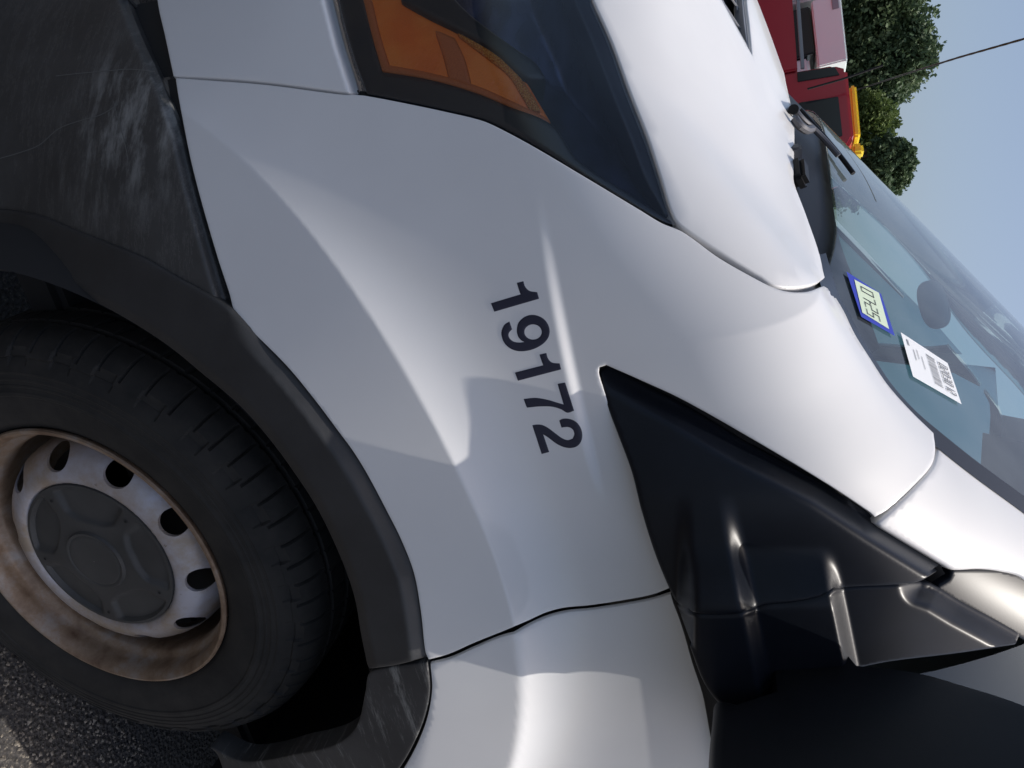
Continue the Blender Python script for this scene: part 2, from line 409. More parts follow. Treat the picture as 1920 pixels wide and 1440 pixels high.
# traced outlines, in photograph pixels
FL = [(330,147),(337,190),(357,293),(377,373),(408,480),(430,547),(443,590)]
FA = [(470,617),(538,685),(590,748),(635,808),(663,846),(690,890),(727,960),(753,1012),(777,1075),(790,1147),(798,1220),(804,1236)]
FD = [(840,1226),(890,1204),(940,1184),(990,1163),(1023,1148),(1057,1139),(1107,1134),(1173,1124),(1223,1114),(1255,1102)]
FS = [(1230,1040),(1205,960),(1187,887),(1160,813),(1133,740),(1121,702),(1122,688),(1137,683)]
FT = [(1207,714),(1280,748),(1413,823),(1547,903),(1633,960),(1641,968)]
FR = [(1663,955),(1710,912),(1745,873),(1753,845),(1750,812)]
FW = [(1707,770),(1663,720),(1630,670),(1603,627),(1580,580),(1557,545)]
FH = [(1545,537),(1513,548),(1480,548),(1453,541),(1423,527),(1347,484),(1280,436),(1240,419),(1200,395),(1100,335),(1000,276),(933,240),(900,226),(833,210),(767,196),(700,183),(673,179)]
FB = [(640,178),(500,160),(400,152)]
fender = panel('front_fender', FL + FA + FD + FS + FT + FR + FW + FH + FB, PAINT, van, g=5, rnd=.0007, thick=.005)

# upper (white) bumper, and its lit upper lip under the lamp
BW = [(296,0),(311,70),(326,141),(400,144),(500,152),(640,170),(671,174),(662,142),(643,83),(622,0),(600,-90),(570,-200),(540,-330),(280,-330),(282,-160)]
lipl = np.array([(674,177),(662,142),(643,83),(622,0),(600,-90),(570,-200)], float)
panel('front_bumper', BW, PAINT, van, g=5, thick=.02, rnd=.001, off=lambda V: -.016 * np.clip(1 - dist_line(V, lipl) / 17, 0, 1))
# grained lower bumper corner, standing proud so that a dark ledge shows between
BL = [(237,0),(267,77),(293,133),(317,193),(337,253),(360,350),(397,480),(424,572),(367,540),(317,513),(267,483),(200,456),(133,429),(67,402),(0,391),(-90,388),(-180,395),(-200,200),(-190,0),(-180,-200),(-150,-330),(160,-330),(195,-160)]
ble = np.array(BL[:8], float)
lowb = panel('lower_bumper', BL, SCUFF, van, g=6, thick=.03, rnd=.001, off=lambda V: .002 - .009 * (1 - sstep(dist_line(V, ble), 0, 18)))
SCR = mat('scratch_grey', (.12, .118, .112), .7)
for ln in ([(-10,298),(40,286),(75,270),(112,240),(150,226),(190,216),(222,196)], [(105,142),(150,136),(200,131),(245,131),(290,136)], [(215,190),(222,225),(232,262),(240,300)]):
    lr = np.array(ln, float) + rng.uniform(-2, 2, (len(ln), 2)); V, Fc = strip_faces(lr, .8, .0024); mesh_obj('scratch_mark', V, Fc, SCR, lowb)
LIP_IN = [(47,507),(140,543),(207,577),(267,612),(320,648),(383,700),(450,757),(500,813),(550,880),(597,953),(640,1043),(667,1120),(680,1193),(692,1252)]
TRO = [(797,1231),(794,1205),(786,1147),(773,1077),(748,1014),(722,962),(685,893),(658,849),(630,811),(585,752),(533,689),(465,622),(437,594),(422,579),(367,546),(317,518),(265,488),(200,461),(133,434),(67,408),(0,397),(-90,394),(-170,402)]
TRI = [(-170,498),(-80,499),(0,503)]
panel('wheel_arch_trim', TRO + TRI + LIP_IN + [(740,1245)], TRIM, van, g=6, thick=.035, rnd=.003, off=lambda V: .007 - .010 * np.clip(1 - dist_line(V, np.array(TRO[:18], float)) / 27, 0, 1) * sstep(V[:, 0], 425, 520) - .005 * sstep(dist_line(V, np.array(LIP_IN, float)), 14, 0), corner=50)
# scuffed cladding on the door's lower front corner, rolling round the arch
CLO = [(799,1244),(803,1293),(794,1343),(774,1393),(747,1440),(700,1500),(640,1560)]
CLI = [(500,1560),(430,1470),(408,1415),(395,1402),(450,1428),(500,1427),(560,1415),(600,1408),(640,1393),(670,1363),(686,1300),(691,1268),(700,1260)]
panel('sill_cladding', CLO + CLI + [(740,1252)], CLAD, van, g=5, thick=.03, rnd=.0012, off=.002, corner=50)

# door, cut in side view so that it can go on behind the mirror
door_px = [(808,1246),(844,1237),(894,1215),(944,1195),(994,1174),(1027,1159),(1061,1150),(1111,1145),(1177,1135),(1227,1125),(1260,1114)]
d3 = on_body(door_px); belt = on_body([(1281,1168),(1300,1235),(1323,1310)])
low = on_body([(811,1293),(802,1346),(782,1398),(755,1446),(709,1505)])
dxz = [tuple(q[[0, 2]]) for q in d3] + [tuple(q[[0, 2]]) for q in belt]
zb = belt[-1][2]
dxz += [(-.35, zb + .005), (-.7, zb + .01), (-1.12, zb + .015), (-1.14, .9), (-1.14, .5), (-1.10, .30), (-.62, .28), (-.47, .42)]
dxz += [tuple(q[[0, 2]]) for q in low[::-1]]
door = panel('front_door', dxz, PAINT, van, dom=from_side, g=.0062, thick=.004, rnd=.0006)
# black belt moulding along the door top
bz = [tuple(q[[0, 2]]) for q in on_body([(1262,1112),(1283,1168),(1302,1235),(1325,1310)])]
panel('belt_moulding', bz + [(-.35, zb + .008), (-1.12, zb + .018), (-1.12, zb + .05), (-.35, zb + .045)] + [(q[0] + .004, q[1] + .034) for q in bz[::-1]], MIRR, door, dom=from_side, g=.012, off=.006, thick=.012, rnd=.002)

# black triangular panel ahead of the mirror: upper border rolls inwards
SLO = [(1128,700),(1137,740),(1164,813),(1191,887),(1209,960),(1234,1040),(1262,1108)]
SBT = [(1280,1138),(1313,1149),(1397,1146),(1430,1133),(1480,1128),(1530,1119),(1563,1104),(1597,1098),(1680,1094),(1722,1088),(1764,1064)]
SUP = [(1768,1054),(1645,979),(1540,911),(1397,835),(1280,765),(1207,727),(1140,690)]
ul = np.array(SUP[::-1], float)
def tiers(V):
    x, y = V[:, 0], V[:, 1]
    x1 = 1360 + (y - 940) * .20; x2 = 1552 + (y - 1040) * .20
    t1 = sstep(x - x1, 22, -14); t2 = sstep(x - x2, 18, -14)
    return .020 * sstep(y, 915, 1100) * t1 * sstep(x, 1266, 1300) + .030 * sstep(y, 1020, 1150) * t2 * sstep(x, 1266, 1310)
def sail_off(V):
    d = dist_line(V, ul); w = 38.0; pr = .028 * sstep(V[:, 1], 690, 940)
    return -.004 + pr - (.012 + pr) * (1 - sstep(d, -6, w + 6)) + tiers(V)
panel('quarter_trim', SLO + SBT + SUP, SAIL, van, g=6, off=sail_off, thick=.03, rnd=.003, corner=45)

# door-side sail, pillar cover and mirror foot that swells outwards
seam_dn = np.array([(1262,1108),(1280,1142),(1313,1153),(1397,1150),(1430,1137),(1480,1132),(1530,1123),(1563,1108),(1597,1102),(1680,1098),(1723,1092),(1767,1067)], float)
DS = [(1264,1118),(1281,1148),(1313,1158),(1397,1155),(1432,1142),(1482,1137),(1532,1128),(1567,1113),(1600,1107),(1682,1103),(1728,1097),(1757,1107),(1800,1133),(1860,1165),(1920,1200),(1990,1240),(1990,1196),(1915,1206),(1800,1222),(1670,1238),(1600,1252),(1600,1330),(1500,1350),(1420,1350),(1367,1330),(1330,1290),(1300,1215),(1281,1165)]
DS = [(1264,1118),(1281,1148),(1313,1158),(1397,1155),(1432,1142),(1482,1137),(1532,1128),(1567,1113),(1600,1107),(1682,1103),(1728,1097),(1757,1107),(1800,1133),(1860,1165),(1910,1193),(1905,1206),(1800,1222),(1670,1238),(1598,1252),(1592,1300),(1560,1335),(1500,1350),(1420,1350),(1367,1330),(1330,1290),(1300,1215),(1281,1165)]
def foot_off(V):
    return -.004 + .028 * sstep(dist_line(V, np.array([(1728,1097),(1757,1107),(1800,1133),(1860,1165),(1910,1193)], float)), -6, 46) * sstep(V[:, 0], 1262, 1300) + tiers(V)
panel('mirror_foot', DS, SAIL, door, g=4, off=foot_off, thick=.045, rnd=.003, corner=50)

# A-pillar (white) behind the fender's rear edge, with the door's upper frame below it
AP = [(1650,982),(1670,966),(1716,922),(1752,880),(1761,850),(1760,822),(1830,872),(1920,938),(2010,1005),(2100,1085),(2100,1290),(2010,1165),(1920,1078),(1880,1066),(1840,1062),(1790,1064),(1775,1056)]
panel('front_pillar', AP, PAINT, van, g=8, off=-.003, rnd=.003)
DF = [(1788,1072),(1840,1070),(1880,1074),(1920,1087),(2010,1175),(2100,1300),(2100,1330),(2000,1250),(1920,1196),(1862,1161),(1802,1128),(1760,1103),(1782,1088)]
panel('door_frame', DF, SAIL, door, g=4, off=-.006, rnd=.002)

# ------------------------------------------------------------------ hood (cut in plan, right across the van)
HL = [(1115,0),(1150,77),(1183,167),(1217,253),(1240,323),(1268,408),(1290,428),(1363,476),(1430,516),(1457,533),(1493,536),(1527,529),(1546,520)]
edge = to_axis(on_body(smooth_line(HL, 14, closed=False))); rear3 = on_body([(1537,480),(1510,400),(1487,333)]); rear = [tuple(q[:2]) for q in rear3]
xr = .395
mid = [(xr - .035, .30), (xr, .12), (xr, -.12), (xr - .035, -.30)]
fr = [(.62, .55), (.70, .44), (.755, .25), (.77, 0)]
half = edge + to_axis(rear3) + to_axis(from_top(mid[:2])); frp = to_axis(from_top(fr))
plan = half + [(a, -b_) for a, b_ in half[::-1]] + [(a, -b_) for a, b_ in frp] + frp[-2::-1]
VT = [(1412,107),(1383,55),(1353,0),(1330,-45),(1310,-80),(1350,-110),(1395,-110),(1399,-60),(1402,0),(1407,50)]
hood = panel('hood', plan, PAINT, van, dom=from_axis, g=.0125, step=.011, thick=.02, rnd=.0018, holes=[to_axis(on_body(VT))])
VMESH = mat('black_vent_mesh', (.01, .01, .012), .5)
vent = empty('hood_vent'); vent.parent = van
VTI = [(1402,86),(1383,52),(1360,8),(1340,-35),(1325,-75),(1385,-95),(1389,-60),(1392,0),(1396,45)]
panel('vent_frame', VT, WIPG, vent, g=4, off=-.004, thick=.012, holes=[VTI], rnd=.001)
panel('vent_floor', VT, DARK, vent, g=8, off=-.03, thick=.002)
for k in range(5):
    y = 70 - k * 32
    for (a0, b0), (a1, b1) in (((1352 + k * 0, y - 70), (1398, y)), ((1340 + 12 * k, -90), (1398 - 8 * (4 - k), 80 - 30 * (4 - k)))):
        P2 = np.linspace((a0, b0), (a1, b1), 14); P2 = P2[inside(P2, np.array(VT, float))]
        if len(P2) > 2: tube('vent_bar', on_body(P2, -.010), .0016, WIPG, vent, 6)

# ------------------------------------------------------------------ headlight
HLP = [(637,0),(650,55),(668,115),(690,174),(767,189),(833,203),(900,219),(933,232),(1000,268),(1100,328),(1200,388),(1240,411),(1266,421),(1262,400),(1235,323),(1211,253),(1177,167),(1144,77),(1109,0),(1085,-70),(1050,-160),(640,-160),(620,-80)]
lamp = empty('headlight'); lamp.parent = van
panel('lens', HLP, LENS, lamp, g=8, off=-.003, thick=.003, rnd=.001)
def lamp_depth(V):
    d = dist_line(V, np.array(HLP + HLP[:1], float)); return -.010 - .05 * np.clip(d / 110, 0, 1) ** .8
panel('housing', HLP, REFLECT, lamp, g=8, off=lamp_depth, thick=.004)
BZ = [(637,0),(650,55),(668,115),(690,174),(767,189),(833,203),(900,219),(933,232),(1000,268),(1100,328),(1200,388),(1240,411),(1262,420),(1180,366),(1080,300),(1033,235),(950,200),(883,173),(800,150),(714,136),(695,70),(678,0),(660,-70),(650,-160),(635,-160),(622,-80)]
panel('bezel', BZ, BEZEL, lamp, g=8, off=-.008, thick=.02)
panel('bezel', [(1109,0),(1144,77),(1177,167),(1211,253),(1235,323),(1262,402),(1248,400),(1210,330),(1183,258),(1148,172),(1113,82),(1078,0),(1052,-70),(1085,-70)], BEZEL, lamp, g=7, off=-.007, thick=.02)
AMB = [(683,0),(698,66),(718,132),(800,146),(883,169),(950,196),(1029,232),(1004,190),(977,147),(933,105),(867,65),(800,30),(757,2),(720,-40),(680,-160),(655,-160),(664,-70)]
panel('amber_lens', AMB, AMBER, lamp, g=8, off=-.012, thick=.006, rnd=.003)
panel('amber_rim', [(683,0),(699,66),(718,131),(800,145),(883,168),(950,195),(1029,232),(1024,223),(948,186),(884,159),(802,137),(727,123),(709,64),(694,0)], AMBER_LO, lamp, g=6, off=-.009, thick=.004)
panel('reflex_strip', [(860,63),(933,106),(975,148),(1002,190),(1010,206),(996,202),(980,175),(958,140),(925,112)], AMBER_HI, lamp, g=5, off=-.0085, thick=.003)
panel('reflex_band', [(818,58),(850,72),(868,110),(880,156),(844,146),(832,100)], AMBER_LO, lamp, g=6, off=-.0095, thick=.003)
panel('lamp_fin', [(757,-2),(800,22),(868,56),(934,96),(985,140),(1018,144),(1000,118),(960,90),(925,65),(880,30),(850,0),(800,-60),(745,-60)], BEZEL, lamp, g=7, off=-.006, thick=.03, rnd=.003)

# dark flanges behind the panel joints
sv, sf = [], []
for line, w, of in ((FL[:1] + FL[1:], 16, -.016), (FA[:] + [(804, 1237)], 10, -.02), ([(803,1238)] + FD, 13, -.018), (FH[:6], 14, -.02), (FH[6:] , 9, -.014), ([(673,177)] + FB + [(330,147)], 8, -.014),
                    ([(296,0),(311,70),(326,142)], 60, -.02), ([(237,0),(200,-160),(160,-330)], 70, -.02), (FS[:6], 7, -.02), (FT, 10, -.02), ([(1655,968),(1690,938),(1718,912),(1750,876),(1757,846),(1756,815)], 9, -.012),
                    (list(map(tuple, seam_dn[:2])), 12, -.02), ([(424,578),(367,543),(317,515),(267,486),(200,459),(133,431),(67,405),(0,394),(-90,391)], 10, -.015), ([(692,1256),(797,1238)], 12, -.012),
                    ([(1770,1062),(1840,1066),(1880,1070),(1920,1083)], 10, -.016), ([(803,1246),(806,1293),(797,1344),(777,1394),(750,1441)], 8, -.012)):
    V, Fc = strip_faces(line, w, of); k = len(sv); sv += list(V); sf += [tuple(i + k for i in q) for q in Fc]
mesh_obj('joint_flange', sv, sf, DARK, van)
GREYSEAL = mat('grey_joint_sealer', (.30, .30, .31), .6)
V, Fc = strip_faces([(1456,538),(1480,547),(1513,547),(1550,532)], 9, -.008); mesh_obj('joint_seal', V, Fc, GREYSEAL, van)
V, Fc = strip_faces([(1655,968),(1690,938),(1720,914),(1752,876),(1758,846),(1756,815)], 8, -.009); mesh_obj('joint_seal', V, Fc, GREYSEAL, van)

# ------------------------------------------------------------------ fleet number, cut vinyl on the fender
def tr(L): return [(880 + x / 4, 500 + y / 4) for x, y in L]
G1 = tr([(357,122),(405,110),(418,150),(450,182),(508,192),(522,240),(188,337),(163,275),(385,208),(370,165)])
G9 = tr([(300,412),(265,435),(243,480),(243,520),(262,570),(300,608),(350,630),(410,633),(480,618),(550,580),(590,535),(602,490),(592,440),(560,395),(510,368),(460,363),(410,380),(370,420),(357,470),(365,520),(390,552),(415,566),(370,570),(330,562),(303,540),(293,515),(300,490),(320,470)])
H9 = tr([(478 + 66 * math.cos(a), 490 + 58 * math.sin(a)) for a in np.linspace(0, 6.283, 17)[:-1]])
G1b = tr([(527,660),(577,648),(590,690),(620,720),(677,727),(688,770),(365,855),(343,795),(555,740),(540,700)])
G7 = tr([(663,880),(718,870),(785,1080),(735,1095),(690,1070),(620,1050),(530,1048),(432,1057),(408,993),(500,985),(590,1000),(650,1018),(708,1035)])
G2 = tr([(675,1155),(700,1142),(750,1143),(800,1165),(835,1210),(847,1260),(838,1310),(805,1348),(755,1360),(700,1350),(650,1325),(590,1280),(553,1257),(598,1390),(543,1405),(473,1190),(505,1185),(545,1188),(590,1210),(650,1255),(700,1290),(740,1302),(775,1290),(788,1255),(775,1220),(745,1203),(715,1203),(692,1207)])
for g_, h_ in ((G1, ()), (G9, (H9,)), (G1b, ()), (G7, ()), (G2, ())):
    panel('fleet_digit', g_, DECAL, fender, g=4, step=2.5, off=.0002, thick=.00015, rnd=.0001, holes=h_, corner=50)

# ------------------------------------------------------------------ wheel
wheel = empty('front_wheel'); wheel.parent = van
tp = [(.196,.868),(.203,.880),(.215,.887),(.232,.891),(.250,.893),(.252,.8945),(.256,.8945),(.258,.893),(.262,.8925),(.263,.8932),(.265,.8931),(.266,.8922),(.270,.8917),(.271,.8924),(.273,.8921),(.274,.8913),(.278,.8905),(.279,.8911),(.281,.8907),(.282,.8897),(.288,.887),(.296,.882),(.298,.884),(.303,.881),(.308,.876),(.313,.870),(.317,.864),(.3205,.857),(.3225,.848),(.3235,.840),(.3238,.8385),(.3158,.8375),(.3158,.8305),(.3243,.8295),(.325,.815),(.3253,.8015),(.3168,.8005),(.3168,.7915),(.3253,.7905),(.325,.770),(.3243,.7555),(.3158,.7545),(.3158,.7475),(.3238,.7465),(.3225,.735),(.318,.72),(.305,.703),(.28,.69),(.24,.688),(.20,.70)]
def tread(R, Yv, TH):
    TH = TH + .012 * np.sin(5 * TH) + .008 * np.sin(11 * TH + 1)
    pitch = (TH / (2 * math.pi) * 64) % 1.0
    cut = (pitch < .084)
    sh = cut & (R > .3035) & (Yv > .84)
    R2 = np.where(sh, R - .003, R); Y2 = np.where(sh, Yv - .0025, Yv)
    mid = (((TH / (2 * math.pi) * 64) + .35 + (Yv - .8) * 9) % 1.0 < .084) & (R > .32) & (Yv < .84)
    R2 = np.where(mid, R2 - .003, R2)
    half = ((TH / (2 * math.pi) * 32) % 1.0 > .45) & ((TH / (2 * math.pi) * 32) % 1.0 < .9)
    slot = half & (R > .2955) & (R < .3045)
    return R2, np.where(slot, Y2 - .004, Y2)
lathe('tyre', tp, RUBBER, wheel, seg=768, disp=tread, sharp=30)
lathe('rim_flange', [(.196,.872),(.2015,.880),(.2022,.884),(.2008,.8865),(.198,.8868),(.1945,.884),(.190,.8765),(.1885,.866),(.1885,.858),(.1855,.8535),(.181,.851),(.1785,.847),(.1775,.838),(.180,.825),(.1825,.80),(.1825,.70)], RUST, wheel, seg=128)
def disc_y(r): return np.interp(r, [0, .100, .108, .1125, .118, .124, .132, .142, .150, .156, .161, .1635, .165], [.850, .850, .853, .8655, .8705, .8715, .8695, .864, .857, .848, .838, .828, .805])
ro = np.array([(.1648 * math.cos(a), .1648 * math.sin(a)) for a in np.linspace(0, 6.2832, 129)[:-1]])
holes = []
for k in range(10):
    a = math.radians(-2 + 36 * k); cx, cy = .1465 * math.cos(a), .1465 * math.sin(a)
    holes.append(np.array([(cx + .0145 * math.cos(t) * math.cos(a) - .0185 * math.sin(t) * math.sin(a), cy + .0145 * math.cos(t) * math.sin(a) + .0185 * math.sin(t) * math.cos(a)) for t in np.linspace(0, 6.2832, 29)[:-1]]))
V2, T = triangulate(ro, .0045, holes)
P = np.stack([V2[:, 0], disc_y(np.hypot(V2[:, 0], V2[:, 1])), WZ + V2[:, 1]], 1)
V = list(P); Fc = [tuple(t) for t in T]
for L in boundary_loops([tuple(t) for t in T]):
    if np.hypot(*V2[L[0]]) > .1645: continue
    s = len(V); V += [P[i] - np.array([0, .004, 0]) for i in L]
    for i in range(len(L)): j = (i + 1) % len(L); Fc.append((L[j], L[i], s + i, s + j))
mesh_obj('wheel_disc', V, Fc, STEEL, wheel)
rr_, tt_ = np.meshgrid(np.concatenate([[.0005], np.linspace(.004, .1125, 56), [.1137]]), np.linspace(0, 2 * math.pi, 200, endpoint=False))
def cap_y(r, t):
    y = .8755 - .0065 * (r / .1137) ** 2
    y = np.where(r > .1125, y - .005, y)
    y += .0035 * sstep(r, .0455, .0435) - .0015 * (sstep(r, .041, .040) - sstep(r, .040, .0385) * .6)
    t5 = np.abs(((t + .35) / (2 * math.pi) * 5) % 1 - .5) * 2            # 0 in the middle of a lobe
    edge_ = .058 + .03 * t5 ** 3
    return y - .0055 * sstep(r, edge_, edge_ + .006) * sstep(t5, .86, .70) * sstep(r, .1085, .1045)
Yc = cap_y(rr_, tt_); k = rr_.shape[1]
V = np.stack([rr_ * np.cos(tt_), Yc, WZ + rr_ * np.sin(tt_)], 2).reshape(-1, 3); Fc = []
for i in range(200):
    j = (i + 1) % 200
    for q in range(k - 1): Fc.append((i * k + q, i * k + q + 1, j * k + q + 1, j * k + q))
mesh_obj('hub_cap', V, Fc, HUB, wheel)
for k in range(5):
    a = (k + .5) / 5 * 2 * math.pi - .35 + math.pi / 5; r = .096
    V = [(r * math.cos(a) + .0022 * math.cos(t), .8722, WZ + r * math.sin(a) + .0022 * math.sin(t)) for t in np.linspace(0, 6.28, 9)[:-1]]
    mesh_obj('cap_pin_hole', V, [tuple(range(8))], DARK, wheel)
lathe('wheel_well_liner', [(.418,.915),(.43,.90),(.445,.86),(.45,.70),(.45,.45),(.30,.42),(.01,.42)], DARK, van, seg=64, a0=.0, a1=3.2)
lathe('brake_disc', [(.14,.80),(.14,.78),(.05,.78),(.05,.80),(.14,.80)], HUB, wheel, seg=48)

# ------------------------------------------------------------------ door mirror
SEAMF = lambda V: foot_off(V) - .016
P2 = smooth_line([tuple(q) for q in seam_dn], 8, closed=False); t_ = np.gradient(P2, axis=0); nr_ = np.stack([-t_[:, 1], t_[:, 0]], 1); nr_ /= np.linalg.norm(nr_, axis=1, keepdims=True)
A_, B_ = P2 - nr_ * 10, P2 + nr_ * 10
V = np.concatenate([on_body(A_, SEAMF(P2)), on_body(B_, SEAMF(P2))]); n_ = len(P2)
mesh_obj('seam_flange', V, [(i, i + 1, n_ + i + 1, n_ + i) for i in range(n_ - 1)], DARK, van)
mirror = empty('door_mirror'); mirror.parent = van
ol = smooth_line([(.979,1.121),(.983,1.136),(.965,1.172),(.914,1.169),(.897,1.230),(.926,1.243),(.931,1.294),(.942,1.326),(.960,1.370),(.995,1.42),(1.05,1.44),(1.13,1.43),(1.17,1.37),(1.174,1.20),(1.15,1.137),(1.06,1.121)], .010)
cen = np.array([1.055, 1.275]); V, Fc = [(-.040, *cen)], []; k = len(ol); rings = [.12, .25, .4, .55, .68, .78, .86, .92, .955, .978, .99, .997, 1.0]
for s in rings:
    for q in ol:
        yz = cen + (q - cen) * s; V.append((-.040 - .30 * float((yz - cen) @ (yz - cen)) - .012 * max(0, (s - .94) / .06) ** 2.5, *yz))
for q in ol: V.append((-.19, *(cen + (q - cen) * .985)))
for q in ol: V.append((-.183, *(cen + (q - cen) * .93)))
for i in range(k): Fc.append((0, 1 + i, 1 + (i + 1) % k))
for r in range(len(rings) + 1):
    for i in range(k): j = (i + 1) % k; Fc.append((1 + r * k + i, 1 + r * k + j, 1 + (r + 1) * k + j, 1 + (r + 1) * k + i))
mesh_obj('shell', V, Fc, MIRR, mirror)
CHROME = mat('mirror_glass', (.8, .82, .84), .03, metal=1)
V = [(-.181, *(cen + (q - cen) * .932)) for q in ol]; mesh_obj('mirror_glass', V, [tuple(range(k))], CHROME, mirror, smooth=False)
# ------------------------------------------------------------------ windshield and cowl
edge3 = on_body([(1757,822),(1707,779),(1663,730),(1630,681),(1603,637),(1580,592),(1558,553)])
pil3 = on_body([(1830,880),(1920,946),(2010,1013)])
sl = [tuple(q[:2]) for q in pil3[::-1]] + [tuple(q[:2]) for q in edge3]
x0, y0 = sl[0]
top = [(-.62, .60), (-.66, .3), (-.67, 0), (-.66, -.3), (-.62, -.60)]
wpl = sl + [(.245, .55), (.295, .30), (.31, 0), (.295, -.30), (.245, -.55)] + [(a, -b_) for a, b_ in sl[::-1]] + [(-.35, -.68)] + top[::-1] + [(-.35, .68)]
wshield = panel('windshield', wpl, WGLASS, van, dom=from_top, g=.014, off=-.004, thick=.004, rnd=.001)
V, Fc = strip_faces([(1536,478),(1560,556),(1580,592),(1603,637),(1630,681),(1663,730),(1707,779),(1757,822),(1830,880),(1920,946),(2000,1006)], 13, -.002); mesh_obj('frit_border', V, Fc, FRIT, wshield)
cow = rear[::1] + mid + [(a, -b_) for a, b_ in rear[::-1]] + [(.15, -.66), (.24, -.5), (.285, -.25), (.30, 0), (.285, .25), (.24, .5), (.15, .66)]
panel('cowl_panel', cow, MIRR, van, dom=from_top, g=.02, off=-.014, thick=.01)

# stickers on the glass
BLUE = mat('blue_sticker', (.03, .05, .42), .5); PALE = mat('pale_green_paper', (.62, .72, .55), .7); PAPER = mat('white_paper', (.82, .83, .84), .6); INK = mat('black_ink', (.03, .035, .05), .6); GREYINK = mat('grey_print', (.33, .34, .36), .6)
def quad_uv(c, u, w):       # bilinear inside four traced corners
    a, b_, c_, d = [np.array(q, float) for q in c]; return tuple(a * (1-u) * (1-w) + b_ * u * (1-w) + c_ * u * w + d * (1-u) * w)
def sticker(name, layers):
    """one flat printed label on the windshield: layers of polygons, one material each"""
    V, Fc, MI, mats = [], [], [], []
    for i, (m, polys) in enumerate(layers):
        mats.append(m)
        for p_ in polys:
            P2 = smooth_line(p_, 6, corner=20); V2, T = triangulate(P2, 8); P = on_body(V2, -.0015 + .0005 * i); k = len(V); V += list(P); 
            for t in T:
                q = P[t]; nn = np.cross(q[1] - q[0], q[2] - q[0]); Fc.append(tuple(k + int(x) for x in (t if nn[2] > 0 else t[::-1]))); MI.append(i)
    me = bpy.data.meshes.new(name); me.from_pydata([tuple(map(float, q)) for q in V], [], Fc); me.update()
    for p_, i in zip(me.polygons, MI): p_.material_index = i
    return link(name, me, mats, wshield)
SEG = {'0': 'abcdef', '1': 'bc', '2': 'abged', '3': 'abgcd', '5': 'afgcd', '7': 'abc', '-': 'g', '4': 'fgbc', '8': 'abcdefg', '9': 'abcdfg', '6': 'acdefg'}
def glyph(ch, u0, u1, w0, w1, q, t=.17):
    """strokes of a figure; u runs along the line of print, w upwards"""
    du, dw = u1 - u0, w1 - w0; tw = t * du; th_ = t * du * 1.0
    B = {'a': (0, 1, 1 - th_ / dw, 1), 'd': (0, 1, 0, th_ / dw), 'g': (0, 1, .5 - th_ / dw / 2, .5 + th_ / dw / 2), 'f': (0, t, .5, 1), 'b': (1 - t, 1, .5, 1), 'e': (0, t, 0, .5), 'c': (1 - t, 1, 0, .5)}
    out = []
    for s in SEG[ch]:
        a, b_, c_, d = B[s]; out.append([quad_uv(q, u0 + du * x, w0 + dw * y) for x, y in ((a, c_), (b_, c_), (b_, d), (a, d))])
    return out
# corners: start-of-line bottom, end-of-line bottom, end-of-line top, start-of-line top (the print reads down the picture)
QB = [(1587,509),(1615,594),(1678,630),(1652,551)]; QP = [(1602,524),(1617,586),(1667,617),(1648,549)]
ink = []
for ch, u0 in (('0', .10), ('7', .31), ('-', .47), ('2', .56), ('5', .77)): ink += glyph(ch, u0, u0 + (.07 if ch == '-' else .16), .22, .72, QP, .5 if ch == '-' else .17)
sticker('inspection_sticker', [(BLUE, [QB]), (PALE, [QP]), (INK, ink)])
QW = [(1689,623),(1712,706),(1803,758),(1777,681)]
bars = []; u = .14
while u < .82:
    wd = random.choice((.008, .012, .02)); bars.append([quad_uv(QW, *p_) for p_ in ((u, .50), (u + wd, .50), (u + wd, .68), (u, .68))]); u += wd + random.choice((.01, .014, .022))
dig = []
for i, ch in enumerate('0203012'): dig += glyph(ch, .14 + i * .105, .14 + i * .105 + .075, .76, .95, QW, .2)
soft = [[quad_uv(QW, *p_) for p_ in ((a, c_), (b_, c_), (b_, d), (a, d))] for a, b_, c_, d in ((.08, .22, .10, .135), (.25, .5, .20, .215), (.2, .42, .28, .293), (.3, .6, .36, .372))]
sticker('barcode_label', [(PAPER, [QW]), (GREYINK, bars + soft), (INK, dig)])

# wipers and washer gear in the cowl
def cowl_pt(px, py, X): d = rays((px, py))[0]; return CAM + d * (X - CAM[0]) / d[0]
WIPM = mat('satin_wiper_metal', (.09, .09, .10), .45, metal=.3)
wip = empty('wiper'); wip.parent = van
def cowl(L, off): return on_body(smooth_line(L, 8, closed=False), off)
tube('wiper_arm', cowl([(1488,200),(1497,214),(1508,226),(1524,240),(1546,262),(1572,292)], .008), .004, WIPM, wip)
tube('wiper_blade', cowl([(1500,205),(1520,228),(1545,256),(1575,292),(1600,325)], .004), .0035, MIRR, wip)
tube('wiper_link', cowl([(1490,222),(1500,236),(1512,244),(1522,242)], .006), .006, WIPM, wip)
tube('wiper_pivot', [on_body([(1488,205)], -.012)[0], on_body([(1488,205)], .008)[0]], .007, MIRR, wip, 12)
noz = box('washer_nozzle', (-.012, -.020, -.008), (.012, .020, .009), MIRR, van, .005)
noz.location = Vector(on_body([(1499, 325)], -.002)[0]); noz.rotation_euler = (0, .35, .5)
box('cowl_clip', (-.010, -.016, -.008), (.010, .016, .010), WIPM, van, .003).location = Vector(on_body([(1487, 288)], -.006)[0])

